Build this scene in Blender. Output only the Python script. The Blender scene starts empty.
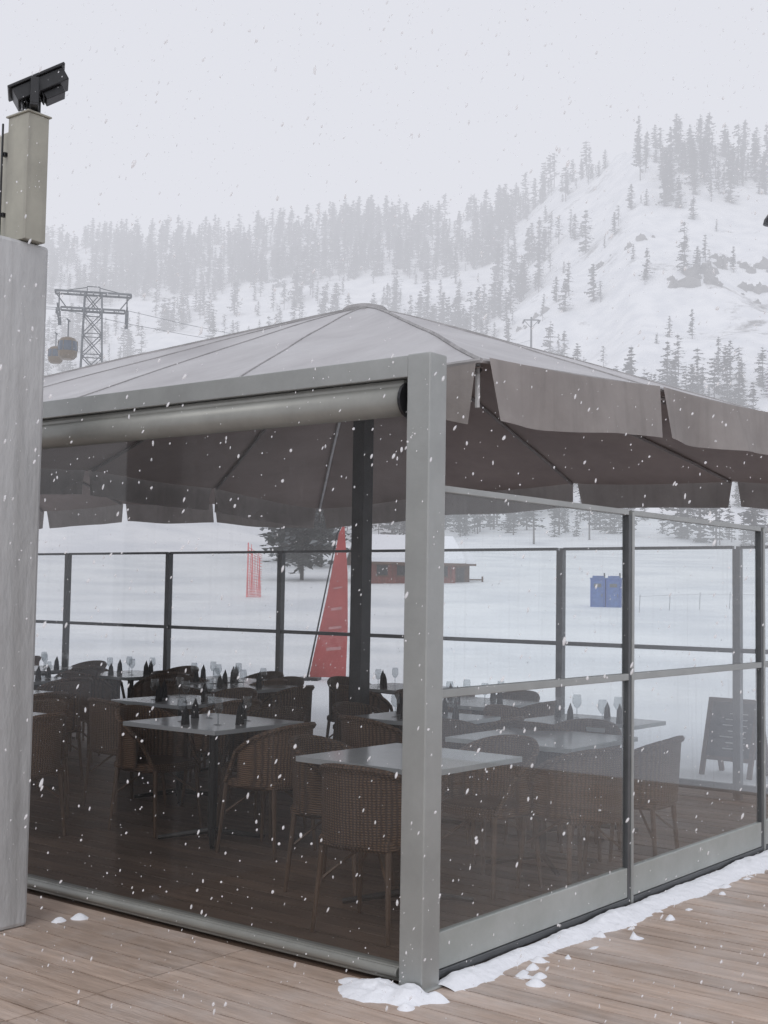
import bpy, math, random
from mathutils import Vector, Matrix, noise
random.seed(7)
sc = bpy.context.scene
sc.view_settings.view_transform = 'Standard'
sc.view_settings.look = 'None'
sc.view_settings.exposure = 0
COL = sc.collection

# ------------------------------------------------------------------ helpers
class MB:
    def __init__(s): s.v=[]; s.f=[]; s.m=[]
    def add(s, vs, fs, m=0):
        o=len(s.v); s.v+= [tuple(p) for p in vs]
        for f in fs:
            s.f.append(tuple(i+o for i in f)); s.m.append(m)
    def box(s, x0,x1,y0,y1,z0,z1, m=0, M=None):
        vs=[Vector(p) for p in ((x0,y0,z0),(x1,y0,z0),(x1,y1,z0),(x0,y1,z0),(x0,y0,z1),(x1,y0,z1),(x1,y1,z1),(x0,y1,z1))]
        if M is not None: vs=[M@p for p in vs]
        s.add(vs,[(0,3,2,1),(4,5,6,7),(0,1,5,4),(1,2,6,5),(2,3,7,6),(3,0,4,7)],m)
    def tube(s,p0,p1,r0,r1=None,n=8,m=0,cap=True):
        if r1 is None: r1=r0
        p0=Vector(p0);p1=Vector(p1);d=(p1-p0)
        if d.length<1e-6: return
        d.normalize()
        a=Vector((0,0,1)) if abs(d.z)<.9 else Vector((1,0,0))
        x=d.cross(a).normalized(); y=d.cross(x)
        vs=[]
        for p,r in ((p0,r0),(p1,r1)):
            for i in range(n):
                t=2*math.pi*i/n
                vs.append(p+x*(math.cos(t)*r)+y*(math.sin(t)*r))
        fs=[(i,(i+1)%n,n+(i+1)%n,n+i) for i in range(n)]
        if cap: fs+= [tuple(range(n))[::-1], tuple(range(n,2*n))]
        s.add(vs,fs,m)
    def lathe(s,prof,c=(0,0,0),n=12,m=0):
        vs=[];fs=[]
        for r,z in prof:
            for i in range(n):
                t=2*math.pi*i/n
                vs.append((c[0]+r*math.cos(t),c[1]+r*math.sin(t),c[2]+z))
        for j in range(len(prof)-1):
            for i in range(n):
                fs.append((j*n+i,j*n+(i+1)%n,(j+1)*n+(i+1)%n,(j+1)*n+i))
        s.add(vs,fs,m)
    def mesh(s,name,mats,smooth=False):
        me=bpy.data.meshes.new(name); me.from_pydata(s.v,[],s.f)
        for m in mats: me.materials.append(m)
        me.polygons.foreach_set('material_index',s.m)
        if smooth: me.polygons.foreach_set('use_smooth',[True]*len(s.f))
        me.update(); return me
    def obj(s,name,mats,loc=(0,0,0),rz=0,parent=None,smooth=False,bevel=0):
        return place(s.mesh(name,mats,smooth),name,loc,rz,parent,bevel)

def place(me,name,loc=(0,0,0),rz=0,parent=None,bevel=0):
    o=bpy.data.objects.new(name,me); COL.objects.link(o)
    o.location=loc; o.rotation_euler=(0,0,rz)
    if parent: o.parent=parent
    if bevel:
        b=o.modifiers.new('bev','BEVEL'); b.width=bevel; b.segments=2; b.limit_method='ANGLE'
    return o
def empty(name,loc=(0,0,0),rz=0):
    o=bpy.data.objects.new(name,None); COL.objects.link(o); o.location=loc; o.rotation_euler=(0,0,rz); return o

def lin(kn,x):
    if x<=kn[0][0]: return kn[0][1]
    for (a,b),(c,d) in zip(kn,kn[1:]):
        if x<=c:
            t=(x-a)/(c-a); return b+(d-b)*t
    return kn[-1][1]
def sm(kn,x):
    if x<=kn[0][0]: return kn[0][1]
    for (a,b),(c,d) in zip(kn,kn[1:]):
        if x<=c:
            t=(x-a)/(c-a); t=t*t*(3-2*t); return b+(d-b)*t
    return kn[-1][1]

def newmat(name):
    m=bpy.data.materials.new(name); m.use_nodes=True
    nt=m.node_tree; nt.nodes.clear()
    out=nt.nodes.new('ShaderNodeOutputMaterial')
    return m,nt,out
def N(nt,t,**k):
    n=nt.nodes.new(t)
    for a,b in k.items():
        if a in n.inputs: n.inputs[a].default_value=b
        else: setattr(n,a,b)
    return n
def mat(name,c,rough=.6,metal=0,var=.25,scale=6,bump=0,bscale=40,c2=None,stretch=(1,1,1),spec=.5,island=0,transl=0,dust=0,drip=0):
    m,nt,out=newmat(name); L=nt.links.new
    tc=N(nt,'ShaderNodeTexCoord'); mp=N(nt,'ShaderNodeMapping'); mp.inputs['Scale'].default_value=stretch
    L(tc.outputs['Object'],mp.inputs['Vector'])
    ns=N(nt,'ShaderNodeTexNoise'); ns.inputs['Scale'].default_value=scale; ns.inputs['Detail'].default_value=6; ns.inputs['Roughness'].default_value=.65
    L(mp.outputs[0],ns.inputs['Vector'])
    cr=N(nt,'ShaderNodeValToRGB')
    d=c2 if c2 else tuple(x*(1-var) for x in c)
    u=c if c2 else tuple(min(1,x*(1+var)) for x in c)
    cr.color_ramp.elements[0].position=.32; cr.color_ramp.elements[1].position=.68
    cr.color_ramp.elements[0].color=(*d,1); cr.color_ramp.elements[1].color=(*u,1)
    L(ns.outputs['Fac'],cr.inputs[0])
    b=N(nt,'ShaderNodeBsdfPrincipled')
    b.inputs['Roughness'].default_value=rough; b.inputs['Metallic'].default_value=metal
    b.inputs['Specular IOR Level'].default_value=spec
    col=cr.outputs[0]
    if island:
        g=N(nt,'ShaderNodeNewGeometry'); hs=N(nt,'ShaderNodeHueSaturation')
        mr=N(nt,'ShaderNodeMapRange'); mr.inputs['To Min'].default_value=1-island; mr.inputs['To Max'].default_value=1+island
        L(g.outputs['Random Per Island'],mr.inputs[0]); L(mr.outputs[0],hs.inputs['Value']); L(col,hs.inputs['Color']); col=hs.outputs[0]
    def over(fac,c3):
        nonlocal col
        mx=N(nt,'ShaderNodeMix',data_type='RGBA'); L(fac,mx.inputs[0]); L(col,mx.inputs[6]); mx.inputs[7].default_value=(*c3,1); col=mx.outputs[2]
    if dust:
        n4=N(nt,'ShaderNodeTexNoise'); n4.inputs['Scale'].default_value=1.3; n4.inputs['Detail'].default_value=9; n4.inputs['Roughness'].default_value=.75
        L(tc.outputs['Object'],n4.inputs['Vector'])
        c4=N(nt,'ShaderNodeMapRange'); c4.inputs['From Min'].default_value=.45; c4.inputs['From Max'].default_value=.8; c4.inputs['To Max'].default_value=dust
        L(n4.outputs['Fac'],c4.inputs[0]); over(c4.outputs[0],(.75,.76,.78))
    if drip:
        m5=N(nt,'ShaderNodeMapping'); m5.inputs['Scale'].default_value=(14,14,.5); L(tc.outputs['Object'],m5.inputs['Vector'])
        n5=N(nt,'ShaderNodeTexNoise'); n5.inputs['Scale'].default_value=1; n5.inputs['Detail'].default_value=5; L(m5.outputs[0],n5.inputs['Vector'])
        c5=N(nt,'ShaderNodeMapRange'); c5.inputs['From Min'].default_value=.5; c5.inputs['From Max'].default_value=.75; c5.inputs['To Max'].default_value=drip
        L(n5.outputs['Fac'],c5.inputs[0]); over(c5.outputs[0],(.16,.15,.14))
    L(col,b.inputs['Base Color'])
    if bump:
        n2=N(nt,'ShaderNodeTexNoise'); n2.inputs['Scale'].default_value=bscale; n2.inputs['Detail'].default_value=5
        L(mp.outputs[0],n2.inputs['Vector'])
        bp=N(nt,'ShaderNodeBump'); bp.inputs['Strength'].default_value=bump; bp.inputs['Distance'].default_value=.02
        L(n2.outputs['Fac'],bp.inputs['Height']); L(bp.outputs[0],b.inputs['Normal'])
    if transl:
        tr=N(nt,'ShaderNodeBsdfTranslucent'); L(col,tr.inputs['Color'])
        mx=N(nt,'ShaderNodeMixShader'); mx.inputs[0].default_value=transl
        L(b.outputs[0],mx.inputs[1]); L(tr.outputs[0],mx.inputs[2]); L(mx.outputs[0],out.inputs[0])
    else: L(b.outputs[0],out.inputs[0])
    return m

def glassmat(name,tint,haze,hcol,refl=1.8,nscale=3,rough=.02,smear=0):
    m,nt,out=newmat(name); L=nt.links.new
    t=N(nt,'ShaderNodeBsdfTransparent'); t.inputs[0].default_value=(*tint,1)
    g=N(nt,'ShaderNodeBsdfGlossy'); g.inputs['Roughness'].default_value=rough
    lw=N(nt,'ShaderNodeLayerWeight'); lw.inputs['Blend'].default_value=.5
    pw=N(nt,'ShaderNodeMath',operation='POWER'); pw.inputs[1].default_value=5; L(lw.outputs['Facing'],pw.inputs[0])
    ma=N(nt,'ShaderNodeMath',operation='MULTIPLY_ADD'); ma.inputs[1].default_value=.9*refl; ma.inputs[2].default_value=.04*refl; ma.use_clamp=True
    L(pw.outputs[0],ma.inputs[0])
    mx=N(nt,'ShaderNodeMixShader'); L(ma.outputs[0],mx.inputs[0]); L(t.outputs[0],mx.inputs[1]); L(g.outputs[0],mx.inputs[2])
    df=N(nt,'ShaderNodeBsdfDiffuse'); df.inputs[0].default_value=(*hcol,1)
    tl=N(nt,'ShaderNodeBsdfTranslucent'); tl.inputs[0].default_value=(*hcol,1)
    dm=N(nt,'ShaderNodeMixShader'); dm.inputs[0].default_value=.5; L(df.outputs[0],dm.inputs[1]); L(tl.outputs[0],dm.inputs[2])
    tc=N(nt,'ShaderNodeTexCoord'); mp=N(nt,'ShaderNodeMapping'); mp.inputs['Scale'].default_value=(1,1,.35)
    L(tc.outputs['Object'],mp.inputs['Vector'])
    ns=N(nt,'ShaderNodeTexNoise'); ns.inputs['Scale'].default_value=nscale; ns.inputs['Detail'].default_value=8; ns.inputs['Roughness'].default_value=.7
    L(mp.outputs[0],ns.inputs['Vector'])
    mr=N(nt,'ShaderNodeMapRange'); mr.inputs['From Min'].default_value=.3; mr.inputs['From Max'].default_value=.75; mr.inputs['To Min'].default_value=haze*.35; mr.inputs['To Max'].default_value=haze*1.8
    L(ns.outputs['Fac'],mr.inputs[0]); hz=mr.outputs[0]
    if smear:
        m3=N(nt,'ShaderNodeMapping'); m3.inputs['Scale'].default_value=(28,28,.9); L(tc.outputs['Object'],m3.inputs['Vector'])
        n3=N(nt,'ShaderNodeTexNoise'); n3.inputs['Scale'].default_value=1; n3.inputs['Detail'].default_value=3; L(m3.outputs[0],n3.inputs['Vector'])
        r3=N(nt,'ShaderNodeMapRange'); r3.inputs['From Min'].default_value=.56; r3.inputs['From Max'].default_value=.72; r3.inputs['To Max'].default_value=smear; L(n3.outputs['Fac'],r3.inputs[0])
        a3=N(nt,'ShaderNodeMath',operation='ADD'); L(hz,a3.inputs[0]); L(r3.outputs[0],a3.inputs[1]); hz=a3.outputs[0]
    m2=N(nt,'ShaderNodeMixShader'); L(hz,m2.inputs[0]); L(mx.outputs[0],m2.inputs[1]); L(dm.outputs[0],m2.inputs[2])
    L(m2.outputs[0],out.inputs[0]); return m

# ------------------------------------------------------------------ materials
M_alu   = mat('aluminium_frame',(.35,.36,.35),.42,.35,.10,3,.05,30,dust=.12)
M_alud  = mat('dark_aluminium',(.11,.115,.12),.4,.4,.15,5)
M_alum  = mat('grey_roller_casing',(.27,.27,.25),.38,.2,.10,4)
M_black = mat('black_plastic',(.018,.018,.02),.4,0,.3,8)
M_conc  = mat('grey_plaster',(.58,.58,.58),.85,0,.0,2.2,.5,22,c2=(.43,.43,.43),stretch=(1,1,.35),drip=.35)
M_beige = mat('beige_metal',(.35,.335,.28),.5,0,.12,4,.05,10,drip=.35)
M_top   = mat('canopy_top_fabric',(.58,.565,.575),.4,0,0,1.2,.2,5,c2=(.42,.405,.415),transl=.15,dust=.35)  # pale grey paints sky sheen onto the fabric, together with snow dusting
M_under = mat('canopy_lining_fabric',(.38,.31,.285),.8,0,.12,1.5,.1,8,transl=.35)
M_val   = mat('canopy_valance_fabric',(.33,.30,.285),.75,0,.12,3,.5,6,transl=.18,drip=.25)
M_seam  = mat('canopy_seam',(.33,.32,.32),.7)
M_rib   = mat('canopy_rib',(.20,.175,.165),.6)
M_mast  = mat('canopy_mast',(.045,.047,.05),.4,.4)
M_strut = mat('canopy_strut_white',(.55,.55,.55),.4)
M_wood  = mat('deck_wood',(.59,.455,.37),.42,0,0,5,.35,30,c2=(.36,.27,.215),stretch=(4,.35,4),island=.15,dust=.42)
M_woodi = mat('shaded_deck_wood',(.17,.115,.085),.5,0,0,5,.3,30,c2=(.085,.058,.042),stretch=(4,.35,4),island=.2)  # same boards as outside, pavilion shade painted in as a darker colour
M_woodd = mat('deck_underlay',(.03,.022,.018),.9)
M_snow  = mat('snow_clump',(.86,.87,.91),.8,0,.04,8,.5,25)
M_tabt  = mat('table_top',(.42,.44,.45),.14,0,.08,4)
M_tabl  = mat('table_leg',(.03,.03,.03),.4,.3)
M_napk  = mat('black_napkin',(.012,.012,.014),.9)
M_red   = mat('red_fabric',(.45,.12,.115),.7,0,.2,1.5,transl=.2)
M_redn  = mat('red_safety_net',(.75,.26,.26),.8)
M_white = mat('white_print',(.7,.7,.7),.7)
M_blue  = mat('blue_plastic',(.04,.10,.33),.6,0,.2,2)
M_rwood = mat('red_brown_timber',(.20,.06,.045),.8,0,.3,1.5,stretch=(3,3,.4))
M_bwood = mat('brown_timber',(.11,.06,.038),.8,0,.3,2)
M_steel = mat('galvanised_steel',(.13,.14,.15),.5,.4,.2,2)
M_orange= mat('cabin_yellow_brown',(.13,.095,.06),.4)
M_cwin  = mat('cabin_window',(.06,.08,.11),.15)
M_bark  = mat('bark',(.07,.06,.055),.9)
M_leaf  = mat('conifer_needles',(.05,.058,.05),.85,0,0,.5,c2=(.018,.024,.02),island=.35)
M_leafb = mat('snowy_needles',(.24,.26,.27),.85,0,.3,1)
M_rock  = mat('grey_rock',(.15,.145,.14),.9,0,.5,.25,.8,.5,dust=0)
M_glass = glassmat('screen_glass',(.90,.93,.93),.05,(.75,.78,.8),2.0,2.5,smear=.06)
M_glassb= glassmat('back_screen_glass',(.95,.965,.965),.02,(.75,.78,.8),1.2,2.5)
M_glassl= glassmat('screen_glass_wet',(.88,.91,.91),.075,(.72,.76,.78),2.7,1.3,.03,smear=.06)
M_pvc   = glassmat('clear_pvc_blind',(.79,.79,.79),.04,(.6,.6,.6),1.4,1.6,.06,smear=.03)
M_wine  = glassmat('wine_glass',(.80,.82,.83),.03,(.5,.5,.5),1.6,10)

def wicker():
    m,nt,out=newmat('woven_rattan'); L=nt.links.new
    tc=N(nt,'ShaderNodeTexCoord')
    w1=N(nt,'ShaderNodeTexWave'); w1.wave_type='BANDS'; w1.bands_direction='Z'; w1.inputs['Scale'].default_value=26; w1.inputs['Distortion'].default_value=2.5
    w2=N(nt,'ShaderNodeTexWave'); w2.wave_type='BANDS'; w2.bands_direction='Y'; w2.inputs['Scale'].default_value=18; w2.inputs['Distortion'].default_value=2.5
    L(tc.outputs['Object'],w1.inputs[0]); L(tc.outputs['Object'],w2.inputs[0])
    mu=N(nt,'ShaderNodeMath',operation='MULTIPLY'); L(w1.outputs['Fac'],mu.inputs[0]); L(w2.outputs['Fac'],mu.inputs[1])
    cr=N(nt,'ShaderNodeValToRGB'); cr.color_ramp.elements[0].color=(.065,.036,.022,1); cr.color_ramp.elements[1].color=(.22,.125,.07,1); cr.color_ramp.elements[1].position=.8
    L(mu.outputs[0],cr.inputs[0])
    oi=N(nt,'ShaderNodeObjectInfo'); hs=N(nt,'ShaderNodeHueSaturation'); mr=N(nt,'ShaderNodeMapRange'); mr.inputs['To Min'].default_value=.55; mr.inputs['To Max'].default_value=1.25
    L(oi.outputs['Random'],mr.inputs[0]); L(mr.outputs[0],hs.inputs['Value']); L(cr.outputs[0],hs.inputs['Color'])
    b=N(nt,'ShaderNodeBsdfPrincipled'); b.inputs['Roughness'].default_value=.6; L(hs.outputs[0],b.inputs['Base Color'])
    bp=N(nt,'ShaderNodeBump'); bp.inputs['Strength'].default_value=.5; bp.inputs['Distance'].default_value=.01; L(mu.outputs[0],bp.inputs['Height']); L(bp.outputs[0],b.inputs['Normal'])
    L(b.outputs[0],out.inputs[0]); return m
M_wick=wicker()

def snowground():
    m,nt,out=newmat('snow_and_rock'); L=nt.links.new
    tc=N(nt,'ShaderNodeTexCoord')
    ns=N(nt,'ShaderNodeTexNoise'); ns.inputs['Scale'].default_value=.02; ns.inputs['Detail'].default_value=9; ns.inputs['Roughness'].default_value=.75
    L(tc.outputs['Object'],ns.inputs['Vector'])
    cr=N(nt,'ShaderNodeValToRGB'); cr.color_ramp.elements[0].position=.575; cr.color_ramp.elements[1].position=.66
    L(ns.outputs['Fac'],cr.inputs[0])
    sp=N(nt,'ShaderNodeSeparateXYZ'); L(tc.outputs['Object'],sp.inputs[0])
    mr=N(nt,'ShaderNodeMapRange'); mr.inputs['From Min'].default_value=330; mr.inputs['From Max'].default_value=480; L(sp.outputs['Y'],mr.inputs[0])
    mu=N(nt,'ShaderNodeMath',operation='MULTIPLY'); L(cr.outputs[0],mu.inputs[0]); L(mr.outputs[0],mu.inputs[1])
    n2=N(nt,'ShaderNodeTexNoise'); n2.inputs['Scale'].default_value=.12; n2.inputs['Detail'].default_value=6; L(tc.outputs['Object'],n2.inputs['Vector'])
    c2=N(nt,'ShaderNodeValToRGB'); c2.color_ramp.elements[0].color=(.74,.76,.80,1); c2.color_ramp.elements[1].color=(.90,.91,.93,1)
    c2.color_ramp.elements[0].position=.35; c2.color_ramp.elements[1].position=.6; L(n2.outputs['Fac'],c2.inputs[0])
    mx=N(nt,'ShaderNodeMix',data_type='RGBA'); L(mu.outputs[0],mx.inputs[0]); L(c2.outputs[0],mx.inputs[6]); mx.inputs[7].default_value=(.13,.125,.12,1)
    b=N(nt,'ShaderNodeBsdfPrincipled'); b.inputs['Roughness'].default_value=.85; L(mx.outputs[2],b.inputs['Base Color'])
    n3=N(nt,'ShaderNodeTexNoise'); n3.inputs['Scale'].default_value=.5; n3.inputs['Detail'].default_value=8; L(tc.outputs['Object'],n3.inputs['Vector'])
    bp=N(nt,'ShaderNodeBump'); bp.inputs['Strength'].default_value=.5; bp.inputs['Distance'].default_value=.5; L(n3.outputs['Fac'],bp.inputs['Height']); L(bp.outputs[0],b.inputs['Normal'])
    L(b.outputs[0],out.inputs[0]); return m
M_ground=snowground()

# ------------------------------------------------------------------ camera
F=1280.0
cam=bpy.data.cameras.new('camera'); cam.sensor_fit='VERTICAL'; cam.sensor_height=36; cam.lens=36*F/1024
cam.clip_start=.05; cam.clip_end=5000
co=bpy.data.objects.new('camera',cam); COL.objects.link(co)
pitch=math.atan(81/F); roll=math.radians(.9)
co.matrix_world=Matrix.Translation((0,0,1.6))@Matrix.Rotation(math.pi/2+pitch,4,'X')@Matrix.Rotation(roll,4,'Z')
sc.camera=co

# ------------------------------------------------------------------ world + sun
w=bpy.data.worlds.new('World'); sc.world=w; w.use_nodes=True; nt=w.node_tree; nt.nodes.clear()
sky=N(nt,'ShaderNodeTexSky'); sky.sky_type='NISHITA'; sky.sun_disc=False; sky.sun_elevation=math.radians(48); sky.sun_rotation=math.radians(200)
hs=N(nt,'ShaderNodeHueSaturation'); hs.inputs['Saturation'].default_value=.2
nt.links.new(sky.outputs[0],hs.inputs['Color'])
b1=N(nt,'ShaderNodeBackground'); b1.inputs[1].default_value=.05; nt.links.new(hs.outputs[0],b1.inputs[0])
b2=N(nt,'ShaderNodeBackground'); b2.inputs[0].default_value=(.59,.60,.655,1); b2.inputs[1].default_value=1
ad=N(nt,'ShaderNodeAddShader'); wo=N(nt,'ShaderNodeOutputWorld')
nt.links.new(b1.outputs[0],ad.inputs[0]); nt.links.new(b2.outputs[0],ad.inputs[1]); nt.links.new(ad.outputs[0],wo.inputs[0])
sl=bpy.data.lights.new('sun','SUN'); sl.energy=.6; sl.angle=math.radians(25); sl.color=(1,.99,.97)
so=bpy.data.objects.new('sun',sl); COL.objects.link(so)
az=math.radians(200); el=math.radians(48)
dirv=Vector((math.sin(az)*math.cos(el),math.cos(az)*math.cos(el),math.sin(el)))
so.rotation_euler=dirv.to_track_quat('Z','Y').to_euler(); so.location=(0,0,30)

# ------------------------------------------------------------------ terrain
RK=[(-.6,.25),(-.26,.268),(-.13,.279),(-.04,.29),(.05,.298),(.10,.308),(.15,.335),(.2,.360),(.25,.366),(.3,.354),(.4,.33),(.6,.3)]
DK=[(-.6,1020),(-.1,980),(.08,930),(.2,760),(.6,740)]
ZK=[(0,-.06),(22,-.05),(40,.05),(60,.5),(100,2.6),(150,5.8),(250,11),(330,20)]
def ridge(a): return sm(RK,a)
def terr(x,y):
    if y<=22: return -.06
    a=max(-.6,min(.6,x/y))
    z=sm(ZK,min(y,330)) if y<=60 else lin(ZK,min(y,330))
    nz=noise.noise(Vector((x*.012,y*.012,0)))
    if y<=330: 
        k=min(1,max(0,(y-35)/150)); kn=12*math.exp(-((x+42)/24)**2-((y-178)/26)**2)
        return z+nz*1.6*k+kn
    D=lin(DK,a); R=ridge(a)
    s=min(1,(y-330)/(D-330))
    e=(18.4/330)+(R-18.4/330)*(s**.8)
    yy=min(y,D)
    z=1.6+e*yy
    z+= (nz*12+noise.noise(Vector((x*.035,y*.035,3)))*7)*math.sin(math.pi*min(1,s*1.0))*.9 + nz*1.6
    z+= noise.noise(Vector((x*.02,y*.001,7)))*6*s
    if y>D: z-= (y-D)*.35
    return z
ys=[-120,-60,-20,0,8,14,18,22]
y=22
while y<1500:
    y*= 1.0+ (.03 if y<330 else .012)
    ys.append(y)
NX=260; vs=[];fs=[]
for yv in ys:
    W=max(yv,0)*.75+120
    for i in range(NX+1):
        t=2*i/NX-1
        x=W*t; vs.append((x,yv,terr(x,yv)))
for j in range(len(ys)-1):
    for i in range(NX):
        o=j*(NX+1)+i; fs.append((o,o+1,o+NX+2,o+NX+1))
g=MB(); g.v=vs; g.f=fs; g.m=[0]*len(fs)
g.obj('snow_ground_and_mountain',[M_ground],smooth=True)

# ------------------------------------------------------------------ conifers
def conifer(seed,levels,per,rad,snow=.12,cl=4,lf=.03,pw=.6,base=.12):
    r=random.Random(seed); b=MB()
    b.tube((0,0,0),(r.uniform(-.02,.02),0,.98),.014,.002,5,0,False)
    gap=[r.random()<.15 for _ in range(levels)]
    for l in range(levels):
        h=base+(.99-base)*(l/levels)**.95
        for k in range(per):
            if r.random()<(.55 if gap[l] else .12): continue
            ph=r.random()*6.283; Lh=rad*((1-h)**pw)*r.uniform(.4,1.25)*(.6+.4*min(1,(h-base)/.15+.3))+.006
            dr=r.uniform(-.35,.1)
            d=Vector((math.cos(ph),math.sin(ph),dr)); p0=Vector((0,0,h+r.uniform(-.015,.015)))
            if levels>25 and Lh>.05: b.tube(p0,p0+d*Lh*.8,.002,.001,3,0,False)
            for c in range(cl):
                t=(c+.6)/cl; p=p0+d*Lh*t
                s=lf*(1.25-.6*t)*r.uniform(.6,1.3)+Lh*.10
                side=Vector((-math.sin(ph),math.cos(ph),r.uniform(-.3,.3)))
                q=[p+side*s*r.uniform(.5,1), p+d*s*r.uniform(.6,1.2), p-side*s*r.uniform(.5,1)+Vector((0,0,-s*r.uniform(.2,.9))), p-d*s*.7+Vector((0,0,-s*r.uniform(0,.5)))]
                b.add(q,[(0,1,2,3)],2 if r.random()<snow else 1)
    return b
tree_meshes=[conifer(11,15,6,.22,pw=.55,lf=.034).mesh('conifer',[M_bark,M_leaf,M_leafb]),
             conifer(12,13,5,.16,pw=.5,base=.2,lf=.034).mesh('conifer',[M_bark,M_leaf,M_leafb]),
             conifer(13,16,6,.26,pw=.6,base=.06,lf=.034).mesh('conifer',[M_bark,M_leaf,M_leafb]),
             conifer(14,11,4,.22,.2,pw=.4,base=.25).mesh('conifer',[M_bark,M_leaf,M_leafb])]
rng=random.Random(5)
sets=[[],[],[],[]]
for i in range(16000):
    a=rng.uniform(-.42,.42); yy=rng.uniform(255,1000)
    D=lin(DK,a)
    if yy>D+12: continue
    x=a*yy; z=terr(x,yy); e=(z-1.6)/yy; R=ridge(a)
    n1=noise.noise(Vector((x*.02,yy*.02,9.0)))
    if a<.10:
        if e>R-.045: d=1.1+n1*.8
        elif e>R-.075: d=.13+max(0,n1)*.8
        elif e>.185: d=.26+n1*1.8
        else: d=.32
    else:
        if e>R-.055: d=.46+n1*1.5
        elif e>.225: d=.02+max(0,n1-.10)*1.6
        elif e>.165: d=.03+max(0,n1-.05)*.6
        elif e>.10: d=.5+n1*1.3
        else: d=.4
    if yy<330: d=.35+n1
    if rng.random()>d*.55: continue
    H=rng.uniform(9,23)*(1.12 if yy>650 else .85)
    if rng.random()<.25: H*=.5
    sets[rng.randrange(4)].append((x,yy,z-.4,H,rng.random()*6.283))
for k,S in enumerate(sets):
    b=MB()
    for x,yy,z,H,t in S:
        q=[]
        for c in range(4):
            an=t+math.pi/4+c*math.pi/2; q.append((x+math.cos(an)*H*.7071,yy+math.sin(an)*H*.7071,z))
        b.add(q,[(0,1,2,3)])
    f=b.obj('distant_conifer_forest',[M_ground])
    f.instance_type='FACES'; f.use_instance_faces_scale=True; f.show_instancer_for_render=False; f.show_instancer_for_viewport=False
    place(tree_meshes[k],'conifer',parent=f)
big=conifer(31,44,11,.26,.10,6,.018).mesh('near_conifer',[M_bark,M_leaf,M_leafb])
for px,d,H in ((303,95,11),(322,112,12),(286,120,10)):
    x=(px-384)/F*d; o=place(big,'conifer_tree',(x,d,terr(x,d)-.2),px); o.scale=(H,H,H)
# rock outcrops on the right-hand hill
def onslope(a,e):
    yy=340
    while yy<760:
        if (terr(a*yy,yy)-1.6)/yy>=e: break
        yy+=3
    return a*yy,yy
b=MB(); r6=random.Random(4)
for a,e,sc_,n_ in ((.238,.25,8,12),(.28,.262,8,12),(.292,.235,6,8),(.20,.285,4,6),(.17,.262,4,5),(.115,.215,4,5),(-.06,.19,4,5)):
    x0,y0=onslope(a,e)
    for k in range(n_):
        x=x0+r6.uniform(-1.6,1.6)*sc_; yq=y0+r6.uniform(-1.2,1.2)*sc_; z=terr(x,yq); s=sc_*r6.uniform(.12,.5)
        n=9; vs=[]
        for j in range(7):
            ph=j/6*math.pi
            for i in range(n):
                t=2*math.pi*i/n; k_=s*(1+.9*noise.noise(Vector((i*1.7,j*1.9,k+a*90))))
                vs.append((x+math.sin(ph)*math.cos(t)*k_*1.2,yq+math.sin(ph)*math.sin(t)*k_,z-.2*s+math.cos(ph)*k_*1.2))
        fs=[(j*n+i,j*n+(i+1)%n,(j+1)*n+(i+1)%n,(j+1)*n+i) for j in range(6) for i in range(n)]
        b.add(vs,fs,0)
b.obj('rock_outcrop',[M_rock])

# ------------------------------------------------------------------ fog
m,nt,out=newmat('snowfall_mist')
SG=.0015
va=N(nt,'ShaderNodeVolumeAbsorption'); va.inputs['Color'].default_value=(0,0,0,1); va.inputs['Density'].default_value=SG
em=N(nt,'ShaderNodeEmission'); em.inputs[0].default_value=(.76,.77,.83,1); em.inputs[1].default_value=SG
ad=N(nt,'ShaderNodeAddShader'); nt.links.new(va.outputs[0],ad.inputs[0]); nt.links.new(em.outputs[0],ad.inputs[1]); nt.links.new(ad.outputs[0],out.inputs['Volume'])
try: m.cycles.homogeneous_volume=True
except Exception: pass
b=MB(); b.box(-1600,1600,26,1700,-40,520); b.obj('mist_cloud',[m])

# ------------------------------------------------------------------ pavilion local frame: x=v (right), y=u (left)
PX,PY=.172,5.32; RZ=math.radians(52)
cR,sR=math.cos(RZ),math.sin(RZ)
def Wd(v,u,z=0): return (PX+cR*v-sR*u, PY+sR*v+cR*u, z)
PL=(PX,PY,0)

# deck
b=MB(); rr=random.Random(3)
pw=.142; v0=-8; v=v0
while v<5.95:
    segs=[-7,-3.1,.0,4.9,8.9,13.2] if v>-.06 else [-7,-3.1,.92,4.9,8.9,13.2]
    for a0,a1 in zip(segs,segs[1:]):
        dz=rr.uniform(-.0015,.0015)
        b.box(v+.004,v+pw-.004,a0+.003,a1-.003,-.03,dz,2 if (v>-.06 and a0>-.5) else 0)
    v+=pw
b.box(v0,v,-7,13.2,-.05,-.034,1)
b.obj('wooden_deck',[M_wood,M_woodd,M_woodi],PL,RZ)

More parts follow.
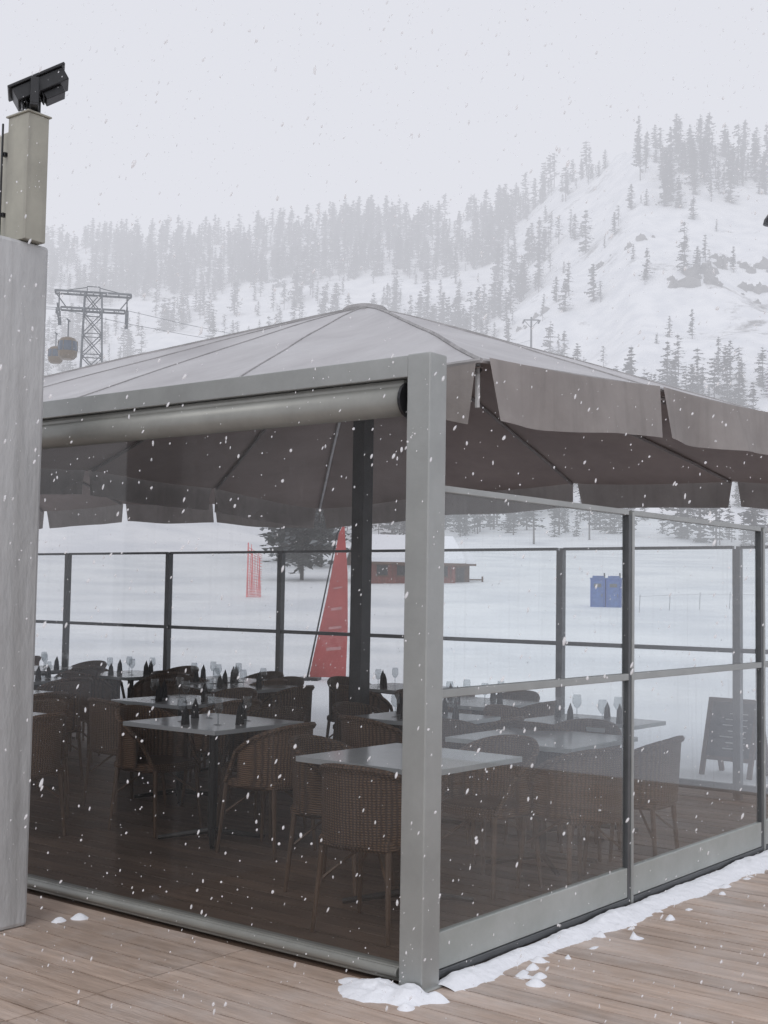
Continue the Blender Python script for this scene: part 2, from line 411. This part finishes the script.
# frame : corner post, beam, roller blind
fr=empty('terrace_enclosure',PL,RZ)
b=MB(); b.box(-.06,.06,-.06,.06,0,2.60,0); b.box(-.075,.075,-.075,.075,0,.012,0)
b.obj('corner_post',[M_alu],parent=fr,bevel=.006)
b=MB(); b.box(-.055,.055,.062,6.0,2.505,2.597,0); b.obj('top_beam',[M_alu],parent=fr,bevel=.004)
b=MB(); b.tube((0,.10,2.415),(0,6.0,2.415),.066,n=32); b.box(-.03,.05,.10,6.0,2.46,2.50,0)
o=b.obj('roller_blind_casing',[M_alum,M_black],parent=fr,smooth=False)
for p in o.data.polygons:
    if len(p.vertices)==4 and abs(p.normal.y)<.5: p.use_smooth=True
b=MB(); b.tube((0,.085,2.415),(0,.099,2.415),.076,n=20,m=1); b.tube((0,.068,2.415),(0,.084,2.415),.02,n=8,m=1)
b.obj('roller_end_plate',[M_alum,M_black],parent=fr)
b=MB(); b.add([(0,.075,.07),(0,6,.07),(0,6,2.36),(0,.075,2.36)],[(0,1,2,3)]); b.obj('clear_blind_sheet',[M_pvc],parent=fr)
b=MB(); b.box(-.03,.03,.08,6.0,.015,.075,0); b.tube((-.031,.08,.05),(-.031,6,.05),.022,n=10); b.obj('blind_bottom_bar',[M_alum],parent=fr,bevel=.004)
b=MB(); b.box(-.06,.06,6.0,6.12,0,2.59); b.obj('end_post',[M_alu],parent=fr,bevel=.005)

# right side glass screens (u ~ 0, along v)
posts=[.10,1.85,3.66,5.46]
b=MB(); gl=MB(); gu=MB()
for i,pv in enumerate(posts):
    b.box(pv-.028,pv-.003,-.025,.025,0.0,2.05)
    if i>0: b.box(pv-.06,pv-.0285,-.02,.02,0.0,2.03,1)
    else: b.box(pv-.045,pv-.0285,-.02,.02,.0,2.03,1)
for a0,a1 in zip(posts,posts[1:]):
    s=a0; e=a1-.061
    b.box(s,e,-.02,.02,2.03,2.058)
    b.box(s,e,-.022,.022,1.165,1.20)
    b.box(s,e,-.018,.018,.05,.20,2)
    b.box(s,e,-.025,.025,.015,.048,1)
    gu.add([(s,.002,1.2),(e,.002,1.2),(e,.002,2.03),(s,.002,2.03)],[(0,1,2,3)])
    gl.add([(s,-.004,.2),(e,-.004,.2),(e,-.004,1.165),(s,-.004,1.165)],[(0,1,2,3)])
M_kick=mat('pale_kick_panel',(.37,.39,.37),.35,.1,.08,3,dust=.3)
b.obj('side_screen_frame',[M_alu,M_alud,M_kick],parent=fr,bevel=.003)
gu.obj('side_screen_upper_glass',[M_glass],parent=fr); gl.obj('side_screen_lower_glass',[M_glassl],parent=fr)
# back screens
b=MB(); gb=MB(); BV=5.6
ups=[-.6,.97,2.6,4.27,5.95,7.66,9.45,11.2,13]
for pu in ups:
    b.box(BV-.03,BV+.03,pu-.035,pu-.002,0,2.02,0); b.box(BV-.025,BV+.025,pu+.002,pu+.03,0,2.0,0)
for a0,a1 in zip(ups,ups[1:]):
    for z0,z1 in ((2.0,2.025),(1.165,1.20),(.05,.12)):
        b.box(BV-.02,BV+.02,a0+.031,a1-.036,z0,z1,0)
    gb.add([(BV,a0+.03,.12),(BV,a1-.035,.12),(BV,a1-.035,2),(BV,a0+.03,2)],[(0,1,2,3)])
b.obj('back_screen_frame',[M_alud],parent=fr); gb.obj('back_screen_glass',[M_glassb],parent=fr)

# ------------------------------------------------------------------ canopies
NR=16
def canopy(vc,uc,h,name='square_parasol'):
    root=empty(name,Wd(vc,uc),RZ)
    ZC,ZM,ZA=2.635,2.80,3.97
    ring=[]
    for side in range(4):
        for t in range(4):
            c=[(-1,-1),(1,-1),(1,1),(-1,1)]
            p=Vector(c[side])*h; q=Vector(c[(side+1)%4])*h
            ring.append(p.lerp(q,t/4))
    zr=[(ZC,(ZC+2*ZM)/3,ZM,(ZC+2*ZM)/3)[i%4] for i in range(NR)]
    zr[13]=zr[14]=zr[15]=2.60; zr[12]=2.60     # front side is strapped down behind the beam
    def surf(i,f,s,dz=0):
        j=(i+1)%NR
        p=ring[i%NR].lerp(ring[j],f)*s; ze=zr[i%NR]*(1-f)+zr[j]*f
        z=ZA+(ze-ZA)*(s**1.07)
        sag=-.035*math.sin(math.pi*f)*math.sin(math.pi*min(1,s*.75+.05))
        sag+=.012*noise.noise(Vector((p.x*1.3,p.y*1.3,uc)))
        return Vector((p.x,p.y,z+sag+dz))
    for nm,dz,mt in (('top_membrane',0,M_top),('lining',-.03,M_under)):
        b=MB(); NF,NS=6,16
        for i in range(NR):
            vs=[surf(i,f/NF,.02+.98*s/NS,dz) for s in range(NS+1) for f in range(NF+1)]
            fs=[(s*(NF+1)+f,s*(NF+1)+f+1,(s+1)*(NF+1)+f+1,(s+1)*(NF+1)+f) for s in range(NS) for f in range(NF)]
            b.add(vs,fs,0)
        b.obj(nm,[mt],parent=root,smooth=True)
    b=MB()
    for i in range(NR):
        pr=None
        for s in range(17):
            p=surf(i,0,.02+.98*s/16,.001)
            if pr: b.tube(pr,p,.006 if i%4 else .012,n=5,cap=False)
            pr=p
        e0=surf(i,0,1,0); e1=surf(i,1,1,0); b.tube(e0,e1,.012,n=6)
    b.lathe([(0,.055),(.10,.05),(.17,.03),(.20,.0),(.205,-.06)],(0,0,ZA-.04),20)
    b.obj('seams_and_cap',[M_seam],parent=root)
    b=MB()
    for i in range(NR):
        pr=None
        for s in range(9):
            p=surf(i,0,.04+.95*s/8,-.048)
            if pr: b.tube(pr,p,.016,n=6,m=1 if i==8 else 0,cap=False)
            pr=p
        if i%4==0: b.tube(surf(i,0,.985,-.02),surf(i,0,.985,-.22),.012,n=6,m=1)
    b.box(-.06,.06,-.06,.06,0,3.85,2); b.box(-.085,.085,-.085,.085,3.3,3.42,2); b.box(-.4,.4,-.4,.4,.003,.05,2)
    b.obj('mast_and_ribs',[M_rib,M_strut,M_mast],parent=root)
    b=MB(); r2=random.Random(int(uc*100))
    for i in range(NR):
        j=(i+1)%NR
        p=ring[i]; q=ring[j]
        nn=Vector(((q-p).y,-(q-p).x)).normalized()
        if nn.dot((p+q)/2)<0: nn=-nn
        NFv=18; vs=[]; drop=.285 if i<12 else (.27 if i==15 else .15); amp=r2.uniform(.012,.03); ph=r2.random()*6; inn=1 if i<12 else .2
        for zi in range(6):
            zz=zi/5
            for f in range(NFv+1):
                ff=f/NFv
                g0=.012+.022*zz; t=g0+(1-2*g0)*ff
                off=.03*inn+ inn*.05*zz*(.6+.4*math.sin(ph+ff*5)) + amp*zz*math.sin(ff*9+ph)*inn+.008*zz*math.sin(ff*23+ph*2)
                c=p.lerp(q,t)+nn*off
                ze=zr[i]*(1-t)+zr[j]*t
                dd=drop if i!=15 else .15+.135*max(0,(ff-.7)/.3)
                vs.append((c.x,c.y,ze+.012-dd*zz+.008*math.sin(ff*7+ph)*zz-.012*math.sin(math.pi*ff)))
        fs=[(s*(NFv+1)+f,s*(NFv+1)+f+1,(s+1)*(NFv+1)+f+1,(s+1)*(NFv+1)+f) for s in range(5) for f in range(NFv)]
        b.add(vs,fs,0)
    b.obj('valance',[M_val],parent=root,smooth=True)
    return root
canopy(3.87,3.47,3.48)
canopy(3.87,10.53,3.48)

# ------------------------------------------------------------------ furniture
M_leg=mat('bamboo_leg',(.11,.065,.04),.5)
def chair_mesh():
    b=MB()
    n=16; vs=[]
    for z,k in ((.40,.94),(.415,1),(.445,1),(.46,.94)):
        for i in range(n):
            t=2*math.pi*i/n; c,s=math.cos(t),math.sin(t)
            r=.225/(max(abs(c),abs(s))**.55)*k
            vs.append((c*r,s*r,z))
    fs=[(j*n+i,j*n+(i+1)%n,(j+1)*n+(i+1)%n,(j+1)*n+i) for j in range(3) for i in range(n)]
    fs+= [tuple(range(n))[::-1],tuple(range(3*n,4*n))]
    b.add(vs,fs,0)
    K=22; pts=[]
    def top(a): return .79-.16*(abs(a)**2.2)
    for j in range(K+1):
        a=-1+2*j/K; th=a*math.radians(105)
        rx=.245; lean=.06*(1-abs(a))
        col=[]
        for q in range(5):
            z=.43+(top(a)-.43)*q/4
            k=1+lean*2*q/4
            col.append((-math.cos(th)*rx*k-.0,math.sin(th)*.255,z))
        pts.append(col)
    for sgn,th_ in ((1,.0),(-1,.022)):
        vs=[]
        for col in pts:
            for p in col:
                v=Vector((p[0],p[1],0)); l=v.length; v=v*((l-th_)/l); vs.append((v.x,v.y,p[2]))
        fs=[(j*5+q,(j+1)*5+q,(j+1)*5+q+1,j*5+q+1) for j in range(K) for q in range(4)]
        b.add(vs,fs,0)
    for j in range(K):
        a=Vector(pts[j][4]);c=Vector(pts[j+1][4]); b.tube(a*1,c*1,.018,n=6,m=0)
    for sx,sy in ((.19,.19),(.19,-.19),(-.17,.18),(-.17,-.18)):
        b.tube((sx,sy,.42),(sx*1.2,sy*1.15,0),.016,.011,7,1)
        b.tube((sx,sy,.25),(sx*.2,sy*.2,.40),.008,n=5,m=1)
    for sy in (1,-1):
        b.tube((.19,.2*sy,.43),(.08,.242*sy,.63),.016,n=6,m=0)
    return b.mesh('bistro_armchair',[M_wick,M_leg],smooth=False)
CH=chair_mesh()
def table_mesh(seed,full=True,s=.38):
    r=random.Random(seed); b=MB()
    b.box(-s,s,-s,s,.725,.752,0)
    b.tube((0,0,.02),(0,0,.725),.03,n=10,m=1)
    for a in (0,math.pi/2,math.pi,1.5*math.pi):
        c,t=math.cos(a+.785),math.sin(a+.785)
        b.tube((0,0,.06),(c*.34,t*.34,.015),.022,.014,6,1)
        b.tube((0,0,.69),(c*.3,t*.3,.715),.014,.01,5,1)
    for k,(sx,sy) in enumerate(((1,0),(-1,0),(0,1),(0,-1))):
        if full:
            x=sx*.26+r.uniform(-.02,.02)+sy*.05; y=sy*.26+r.uniform(-.02,.02)
            n=8; hgt=r.uniform(.11,.15); vs=[]
            for i in range(n):
                t=2*math.pi*i/n+r.random()*.2; rr_=.034 if i%2 else .02
                vs.append((x+rr_*math.cos(t),y+rr_*math.sin(t)*.6,.7525))
            for i in range(n):
                t=2*math.pi*i/n; rr_=.026 if i%2 else .014
                vs.append((x+rr_*math.cos(t),y+rr_*math.sin(t)*.6,.7525+hgt*.6))
            vs.append((x+.004,y,.7525+hgt))
            fs=[(i,(i+1)%n,n+(i+1)%n,n+i) for i in range(n)]+[(n+i,n+(i+1)%n,2*n) for i in range(n)]
            b.add(vs,fs,2)
            gx=sx*.17+sy*.13+r.uniform(-.01,.01); gy=sy*.17-sx*.13
            b.lathe([(.030,0),(.004,.006),(.004,.065),(.018,.075),(.032,.10),(.030,.14),(.026,.16)],(gx,gy,.7525),10,3)
    return b.mesh('dining_table',[M_tabt,M_tabl,M_napk,M_wine])
TB=[table_mesh(1,False,.42),table_mesh(2),table_mesh(3),table_mesh(4,True,.41)]
rf=random.Random(21)
tabs=[(1.10,.88,0,0b0010),(2.40,.86,0,0b1010),(3.5,1.15,1,0b0110),
      (1.62,2.85,3,0b1011),(.80,4.3,1,0b1101),(4.2,2.55,1,15),(5.0,3.9,2,15),(2.6,4.2,2,0b1101),(3.95,4.9,3,15),(2.9,2.1,2,0b0111)]
for u in (5.6,6.8,8.0,9.2,10.4,11.6):
    for v in (.85,2.0,3.15,4.3):
        if u==5.6 and v==3.15: continue
        tabs.append((v+rf.uniform(-.08,.08),u+rf.uniform(-.08,.08),rf.choice((1,2,3)),15))
for v,u,k,mask in tabs:
    place(TB[k],'dining_table',Wd(v,u,.002),RZ+rf.uniform(-.03,.03))
    for bit,(dx,dy,an) in enumerate(((.50,0,math.pi),(-.50,0,0),(0,.50,-math.pi/2),(0,-.50,math.pi/2))):
        j=rf.uniform(-.05,.05); k2=rf.uniform(-.05,.05); r3=rf.uniform(-.2,.2)
        if v+dx<.3 or v+dx>5.3 or u+dy<.28 or not (mask>>(3-bit))&1: continue
        place(CH,'bistro_armchair',Wd(v+dx+j,u+dy+k2,.002),RZ+an+r3)
for v,u,an in ((.58,.70,.12),(1.70,.78,math.pi-.1),(1.88,.34,1.2),(2.55,.33,1.7)):
    place(CH,'bistro_armchair',Wd(v,u,.002),RZ+an)

# ------------------------------------------------------------------ left plaster wall + sign box + floodlight
b=MB(); b.box(-5.5,-.45,1.97,2.42,0,3.265,0)
b.obj('plaster_wall',[M_conc],PL,RZ,bevel=.02)
sb=empty('metal_sign_box',Wd(0,-.09),RZ)
b=MB(); b.box(-.62,-.50,2.03,2.19,3.267,3.885,0); b.box(-.60,-.53,2.195,3.2,3.267,3.83,0); b.box(-.63,-.49,2.02,2.20,3.886,3.895,0)
b.tube((-.635,2.212,3.26),(-.635,2.212,3.86),.006,n=6,m=1)
b.box(-.63,-.605,2.20,2.225,3.4,3.42,1); b.box(-.63,-.605,2.20,2.225,3.7,3.72,1)
b.obj('box_panels',[M_beige,M_black],parent=sb,bevel=.004)
fl=empty('floodlight',Wd(-.56,1.98,3.895),math.radians(15))
b=MB()
R1=Matrix.Rotation(math.radians(-30),4,'Y')
T=Matrix.Translation((.02,0,.13))@R1
b.box(-.13,.14,-.08,.08,-.035,.03,0,T)
b.box(-.145,.155,-.095,.095,.031,.045,0,T)
b.box(.0,.10,-.05,.05,-.075,-.036,0,T)
for i in range(6): b.box(-.12+i*.022,-.112+i*.022,-.06,.06,-.06,-.036,0,T)
b.box(-.03,.03,-.02,.02,0,.10,0); b.box(-.02,.02,-.11,-.098,.02,.15,0); b.box(-.02,.02,.098,.11,.02,.15,0); b.box(-.02,.02,-.11,.11,.01,.022,0)
b.obj('lamp_head',[M_black],parent=fl,bevel=.004)

# ------------------------------------------------------------------ snow banks
def snowbank(name,v0,v1,u0,u1,blobs,step=.015,thr=.02,amp=.6):
    b=MB(); nv=int((v1-v0)/step); nu=int((u1-u0)/step); vs=[]
    for i in range(nv+1):
        for j in range(nu+1):
            v=v0+i*step;u=u0+j*step; h=0
            for (bv,bu,rv,ru,H) in blobs:
                q=((v-bv)/rv)**2+((u-bu)/ru)**2
                if q<4: h=max(h,H*math.exp(-q*1.3))
            n_=noise.noise(Vector((v*5,u*5,1)))*.6+noise.noise(Vector((v*16,u*16,5)))*.5+noise.noise(Vector((v*45,u*45,5)))*.35
            h=h*(1+amp*n_)-thr*(1+1.3*n_)
            vs.append((v,u,h))
    for i in range(nv):
        for j in range(nu):
            o=i*(nu+1)+j; q=(o,o+1,o+nu+2,o+nu+1)
            if max(vs[k][2] for k in q)>-.004: b.f.append(q[::-1]); b.m.append(0)
    b.v=vs
    return b.obj(name,[M_snow],PL,RZ,smooth=True)
rs=random.Random(9)
bl=[]
for i in range(90):
    v=.2+6*(i/90)
    wd=.075+.05*min(1,v/2.5)+.03*noise.noise(Vector((v*2.3,0,0)))
    bl.append((v,-.045-wd*.35,.22,wd,.050+.02*noise.noise(Vector((v*3,5,0)))))
for i in range(60): bl.append((rs.uniform(.3,6),-.13-rs.random()*.22,rs.uniform(.02,.07),rs.uniform(.02,.05),rs.uniform(.025,.045)))
snowbank('snow_bank',.05,6,-.5,-.03,bl,.0125,.018,.8)
bl=[(-.16,.10,.14,.17,.07),(-.14,-.05,.12,.11,.06),(-.12,.25,.08,.10,.035),(-.09,-.02,.1,.1,.06),(-.25,-.12,.05,.05,.04),(-.05,-.14,.1,.08,.05)]
snowbank('snow_clump',-.5,-.065,-.35,.6,bl,.01,.02,.8)
bl=[(-.2,1.9,.06,.06,.045),(-.3,1.93,.06,.04,.04)]
snowbank('snow_clump',-.5,.1,1.6,2.2,bl,.01)

# ------------------------------------------------------------------ outside objects
d=24; x=-.86; z0=terr(x,d)
b=MB(); b.add([(-.50,0,.06),(.20,0,.06),(.22,0,1.0),(.2,0,2.0),(.12,0,2.95),(.02,.0,2.75),(-.18,.0,1.6)],[(0,1,2,3,4,5,6)],0)
for i,(zz,hh) in enumerate(((.55,.3),(.95,.22),(1.3,.25),(1.7,.15))):
    b.add([(-.18+i*.04,-.006,zz),(.10,-.006,zz+.03),(.10,-.006,zz+.03+hh*.2),(-.18+i*.04,-.006,zz+hh*.2)],[(0,1,2,3)],1)
b.tube((-.54,.01,0),(-.01,.01,2.75),.02,.012,6,2); b.tube((-.01,.01,2.75),(.12,.01,2.98),.012,.008,6,2)
b.box(-.7,-.3,-.2,.2,0,.05,2)
b.obj('red_banner_flag',[M_red,mat('faded_print',(.5,.26,.26),.8),M_black],(x,d,z0),math.radians(-8))
def ploc(px,d): 
    x=(px-384)/F*d; return x,d,terr(x,d)
x,d,z=ploc(256,75)
b=MB()
for i in range(12): b.tube((-.4+i*.07,0,0),(-.4+i*.07+.12*math.sin(i),0,3.0-.08*i+.2*math.sin(i*2)),.02,n=4)
for i in range(18): b.tube((-.42,0,.2+i*.16),(.40,.05,.12+i*.14+.05*math.sin(i)),.016,n=4)
b.tube((-.45,0,0),(-.42,0,3.2),.04,n=6)
b.obj('red_safety_net',[M_redn],(x,d,z))
# timber chalet with pitched roof
x,d,z=ploc(405,95); z-=.35
lo=empty('timber_lodge',(x,d,z),math.radians(14))
b=MB(); b.box(-3.2,3.2,-2.5,2.5,0,1.9,0)
b.add([(-3.2,-2.5,1.9),(-3.2,2.5,1.9),(-3.2,0,3.3)],[(0,1,2)],0); b.add([(3.2,-2.5,1.9),(3.2,2.5,1.9),(3.2,0,3.3)],[(0,1,2)],0)
for i in range(4):
    b.box(-2.7+i*1.5,-1.9+i*1.5,-2.54,-2.501,.75,1.45,2); b.box(-2.8+i*1.5,-1.8+i*1.5,-2.56,-2.541,.66,.74,1); b.box(-2.8+i*1.5,-1.8+i*1.5,-2.56,-2.541,1.46,1.54,1)
for i in range(12): b.box(-3.2+i*.55,-3.17+i*.55,-2.52,-2.5005,0,1.9,1)
b.box(3.25,4.6,-1.5,1.5,0,1.7,1); b.box(4.6,5.6,-1.4,-1.3,.5,.6,1); b.box(4.6,5.6,-1.4,-1.3,.2,.3,1); b.box(5.6,5.7,-1.45,-1.3,0,.8,1)
b.box(3.6,4.2,-1.53,-1.501,.1,1.4,2)
b.obj('walls_and_windows',[M_rwood,M_bwood,M_black],parent=lo)
def roofslab(b,x0,x1,hw,ze,zr_,t,m):
    for sg in (-1,1):
        b.add([(x0,sg*hw,ze),(x1,sg*hw,ze),(x1,0,zr_),(x0,0,zr_),(x0,sg*hw,ze+t),(x1,sg*hw,ze+t),(x1,0,zr_+t),(x0,0,zr_+t)],
          [(0,1,2,3),(4,5,6,7),(0,1,5,4),(1,2,6,5),(3,0,4,7)],m)
b=MB(); roofslab(b,-3.8,3.8,3.2,1.52,3.32,.14,0); roofslab(b,3.82,5.0,1.9,1.55,2.35,.12,0)
b.obj('roof_boards',[M_bwood],parent=lo)
b=MB(); roofslab(b,-3.75,3.75,3.15,1.69,3.47,.32,0); roofslab(b,3.85,4.95,1.85,1.70,2.48,.25,0)
b.obj('roof_snow',[M_snow],parent=lo)
# blue portable toilets
x,d,z=ploc(607,70)
b=MB()
for k in (-1,1):
    cx=k*.42
    b.box(cx-.40,cx+.40,-.45,.45,.08,1.75,0); b.box(cx-.42,cx+.42,-.47,.47,0,.08,1)
    b.box(cx-.43,cx+.43,-.48,.48,1.75,1.82,2); b.box(cx-.3,cx+.3,-.35,.35,1.82,1.93,2)
    b.box(cx-.30,cx+.30,-.475,-.451,.14,1.62,2); b.box(cx+.2,cx+.25,-.49,-.4755,.8,.95,1); b.box(cx-.2,cx+.2,-.485,-.476,1.3,1.5,1)
    b.tube((cx+.3,.3,1.8),(cx+.3,.3,2.1),.05,n=6,m=1)
b.obj('portable_toilet',[M_blue,M_alud,mat('blue_plastic_light',(.06,.13,.34),.6)],(x,d,z-.25),math.radians(-14),bevel=.03)
b=MB(); pts=[]
for i in range(6):
    px=640+i*30; dd=66+3*math.sin(i*.5); x,d_,z=ploc(px,dd); pts.append((x,d_,z))
    b.tube((x,d_,z-.1),(x+.05,d_,z+.9),.014,n=5)
for p,q in zip(pts,pts[1:]):
    b.tube((p[0],p[1],p[2]+.8),(q[0],q[1],q[2]+.8),.005,n=4)
b.obj('piste_rope_fence',[M_steel])
# A-frame menu board
x,y_=Wd(7.35,1.72)[:2]
ab=empty('menu_board',(x,y_,-.055),math.radians(48)); ab.scale=(.92,.92,.92)
b=MB()
for sg in (-1,1):
    M1=Matrix.Translation((sg*.22,0,0))@Matrix.Rotation(math.radians(-sg*16),4,'Y')
    for sy in (-.26,.26): b.box(-.016,.016,sy-.024,sy+.024,0,.80,0,M1)
    b.box(-.016,.016,-.235,.235,.76,.80,0,M1); b.box(-.016,.016,-.235,.235,.16,.2,0,M1)
    b.box(-.006,.006,-.235,.235,.201,.759,1,M1)
    for r_ in range(7):
        b.box(*sorted((sg*.0065,sg*.009)),-.17,.02+.14*random.random(),.28+r_*.06,.29+r_*.06,2,M1)
b.obj('board_panels',[M_bwood,M_black,M_white],parent=ab)

# street lamp standing to the right of the terrace
b=MB(); b.tube((.45,0,-.1),(.45,0,5.35),.05,.035,10); b.tube((.45,0,5.3),(.12,0,5.42),.02,n=8); b.lathe([(0,.10),(.06,.09),(.11,.02),(.12,-.02),(.03,-.05),(0,-.05)],(.06,0,5.40),14)
b.obj('street_lamp',[M_black],(3.69,12.2,-.15))

# lift pylon + cabins
PS=2.7; PD=165
zt=terr(-.232*PD,PD)
py=empty('cable_car_pylon',(-.2325*PD,PD,zt-.5),math.radians(12))
b=MB(); H=(1.6+.2355*PD-zt)/PS
def leg(z): return .65-.25*z/H
for sx in (-1,1):
    for sy in (-1,1):
        b.tube((sx*leg(0),sy*leg(0),0),(sx*leg(H),sy*leg(H),H),.045,n=6)
NB=9
for i in range(NB):
    z0=i*H/NB; z1=(i+1)*H/NB; a0=leg(z0);a1=leg(z1)
    for sg in (-1,1):
        b.tube((-a0,sg*a0,z0),(a1,sg*a1,z1),.024,n=4); b.tube((a0,sg*a0,z0),(-a1,sg*a1,z1),.024,n=4)
        b.tube((sg*a0,-a0,z0),(sg*a1,a1,z1),.024,n=4); b.tube((-a1,sg*a1,z1),(a1,sg*a1,z1),.024,n=4)
for zz,hl in ((H,1.8),(H-.8,1.5)):
    for sy in (-.35,.35): b.box(-hl,hl,sy-.035,sy+.035,zz-.045,zz+.045)
    for k in range(7): xx=-hl+k*hl/3; b.tube((xx,-.35,zz),(xx,.35,zz),.03,n=4)
for sg in (-1,1):
    b.tube((sg*1.8,0,H),(sg*1.2,0,H-.8),.03,n=5); b.tube((sg*.3,0,H+.3),(sg*1.8,0,H),.022,n=4)
    for k in range(6):
        yy=-1.4+k*.55; b.tube((sg*1.6-.08,yy,H-1.0-.05*abs(k-2.5)**1.5),(sg*1.6+.08,yy,H-1.0-.05*abs(k-2.5)**1.5),.15,n=10)
    b.box(sg*1.6-.04,sg*1.6+.04,-1.6,1.6,H-.95,H-.87)
    b.tube((sg*1.6,0,H-.9),(sg*1.6,0,H),.035,n=5)
b.tube((-.3,0,H),(-.3,0,H+.35),.025,n=5); b.tube((.3,0,H),(.3,0,H+.35),.025,n=5); b.tube((-.3,0,H+.35),(.3,0,H+.35),.025,n=5)
o=b.obj('lattice_and_sheaves',[M_steel],parent=py); o.scale=(PS,PS,PS)
b=MB()
def cable(p,q,sag,r=.035,n=14):
    p=Vector(p);q=Vector(q);pr=None
    for i in range(n+1):
        t=i/n; c=p.lerp(q,t); c.z-=sag*4*t*(1-t)
        if pr: b.tube(pr,c,r,n=4,cap=False)
        pr=c
zc=1.6+.2355*PD-2.6
cable((-.2325*PD+4.3,PD,zc),(41,360,74),5); cable((-.2325*PD-4.3,PD,zc),(38,365,74),5)
cable((-.2325*PD+4.3,PD,zc),(-76,60,20),1); cable((-.2325*PD-4.3,PD,zc),(-84,60,20),1)
b.obj('lift_cables',[M_steel])
def cabin(px,py_,d,mats,S=1.9):
    x=(px-384-4)/F*d; z=1.6+(588-py_)/F*d
    b=MB(); b.lathe([(0,-.85),(.45,-.83),(.66,-.6),(.70,-.25)],n=14,m=0); b.lathe([(.70,-.25),(.72,.0),(.66,.45)],n=14,m=1); b.lathe([(.66,.45),(.5,.68),(.2,.78),(0,.8)],n=14,m=0)
    for i in range(7):
        t=i*2*math.pi/7; b.tube((.71*math.cos(t),.71*math.sin(t),-.25),(.67*math.cos(t),.67*math.sin(t),.47),.035,n=4,m=0)
    b.tube((0,0,.75),(0,0,2.0),.05,n=6,m=2); b.tube((0,-.4,2.0),(0,.4,2.0),.06,n=6,m=2)
    o=b.obj('gondola_cabin',mats,(x,d,z)); o.scale=(S,S,S)
cabin(66,346,140,[M_orange,M_cwin,M_steel],1.55); cabin(54,353,160,[M_orange,M_cwin,M_steel],1.35)
x,d=(533-387)/F*360,360; z=terr(x,d)
b=MB(); b.tube((0,0,0),(0,0,20),.4,.25,8); b.box(-2.2,2.2,-.2,.2,19,19.3); 
for sg in (-1,1): b.box(sg*2.2-.2,sg*2.2+.2,-2,2,18.5,18.8); b.tube((sg*.2,0,17),(sg*2.0,0,19),.1,n=5)
b.obj('lift_pylon',[M_steel],(x,d,max(z, 1.6+(597-316)/F*360-20)))

# ------------------------------------------------------------------ falling snow
m,nt,out=newmat('snowflake')
df=N(nt,'ShaderNodeBsdfDiffuse'); df.inputs[0].default_value=(.97,.97,.98,1)
tl=N(nt,'ShaderNodeBsdfTranslucent'); tl.inputs[0].default_value=(.97,.97,.98,1)
mx=N(nt,'ShaderNodeMixShader'); mx.inputs[0].default_value=.45
tp=N(nt,'ShaderNodeBsdfTransparent'); m2=N(nt,'ShaderNodeMixShader')
lw=N(nt,'ShaderNodeLayerWeight'); lw.inputs['Blend'].default_value=.35
mr=N(nt,'ShaderNodeMapRange'); mr.inputs['To Min'].default_value=.25; mr.inputs['To Max'].default_value=1.0
nt.links.new(lw.outputs['Facing'],mr.inputs[0]); nt.links.new(mr.outputs[0],m2.inputs[0])
nt.links.new(df.outputs[0],mx.inputs[1]); nt.links.new(tl.outputs[0],mx.inputs[2]); nt.links.new(mx.outputs[0],m2.inputs[1]); nt.links.new(tp.outputs[0],m2.inputs[2]); nt.links.new(m2.outputs[0],out.inputs[0])
ph=(1+5**.5)/2
ico=[Vector(p).normalized() for p in ((-1,ph,0),(1,ph,0),(-1,-ph,0),(1,-ph,0),(0,-1,ph),(0,1,ph),(0,-1,-ph),(0,1,-ph),(ph,0,-1),(ph,0,1),(-ph,0,-1),(-ph,0,1))]
icf=[(0,11,5),(0,5,1),(0,1,7),(0,7,10),(0,10,11),(1,5,9),(5,11,4),(11,10,2),(10,7,6),(7,1,8),(3,9,4),(3,4,2),(3,2,6),(3,6,8),(3,8,9),(4,9,5),(2,4,11),(6,2,10),(8,6,7),(9,8,1)]
b=MB(); r5=random.Random(77); cnt=0
while cnt<13000:
    yy=1.8+22*r5.random()**1.1; x=r5.uniform(-.36,.36)*yy+r5.uniform(-.3,.3); z=r5.uniform(.02,1.6+.5*yy)
    rx,ry=x-PX,yy-PY; v=cR*rx+sR*ry; u=-sR*rx+cR*ry
    if -.1<v<7.4 and u>-.1 and z<4.2: continue
    if u>1.9 and v<.1: continue
    cnt+=1
    s=(.0010+.0036*r5.random()**2.6)*(1 if yy<7 else 1.4)*(.7 if yy<3.5 else 1); L=s*r5.uniform(1,3.0)
    ax=Vector((.35+r5.uniform(-.35,.35),r5.uniform(-.3,.3),1)).normalized(); o=ax.orthogonal().normalized(); q=ax.cross(o)
    c=Vector((x,yy,z))
    b.add([c+o*(p.x*s*r5.uniform(.8,1.2))+q*(p.y*s)+ax*(p.z*L*r5.uniform(.8,1.2)) for p in ico],icf)
b.obj('falling_snowflakes',[m],smooth=True)
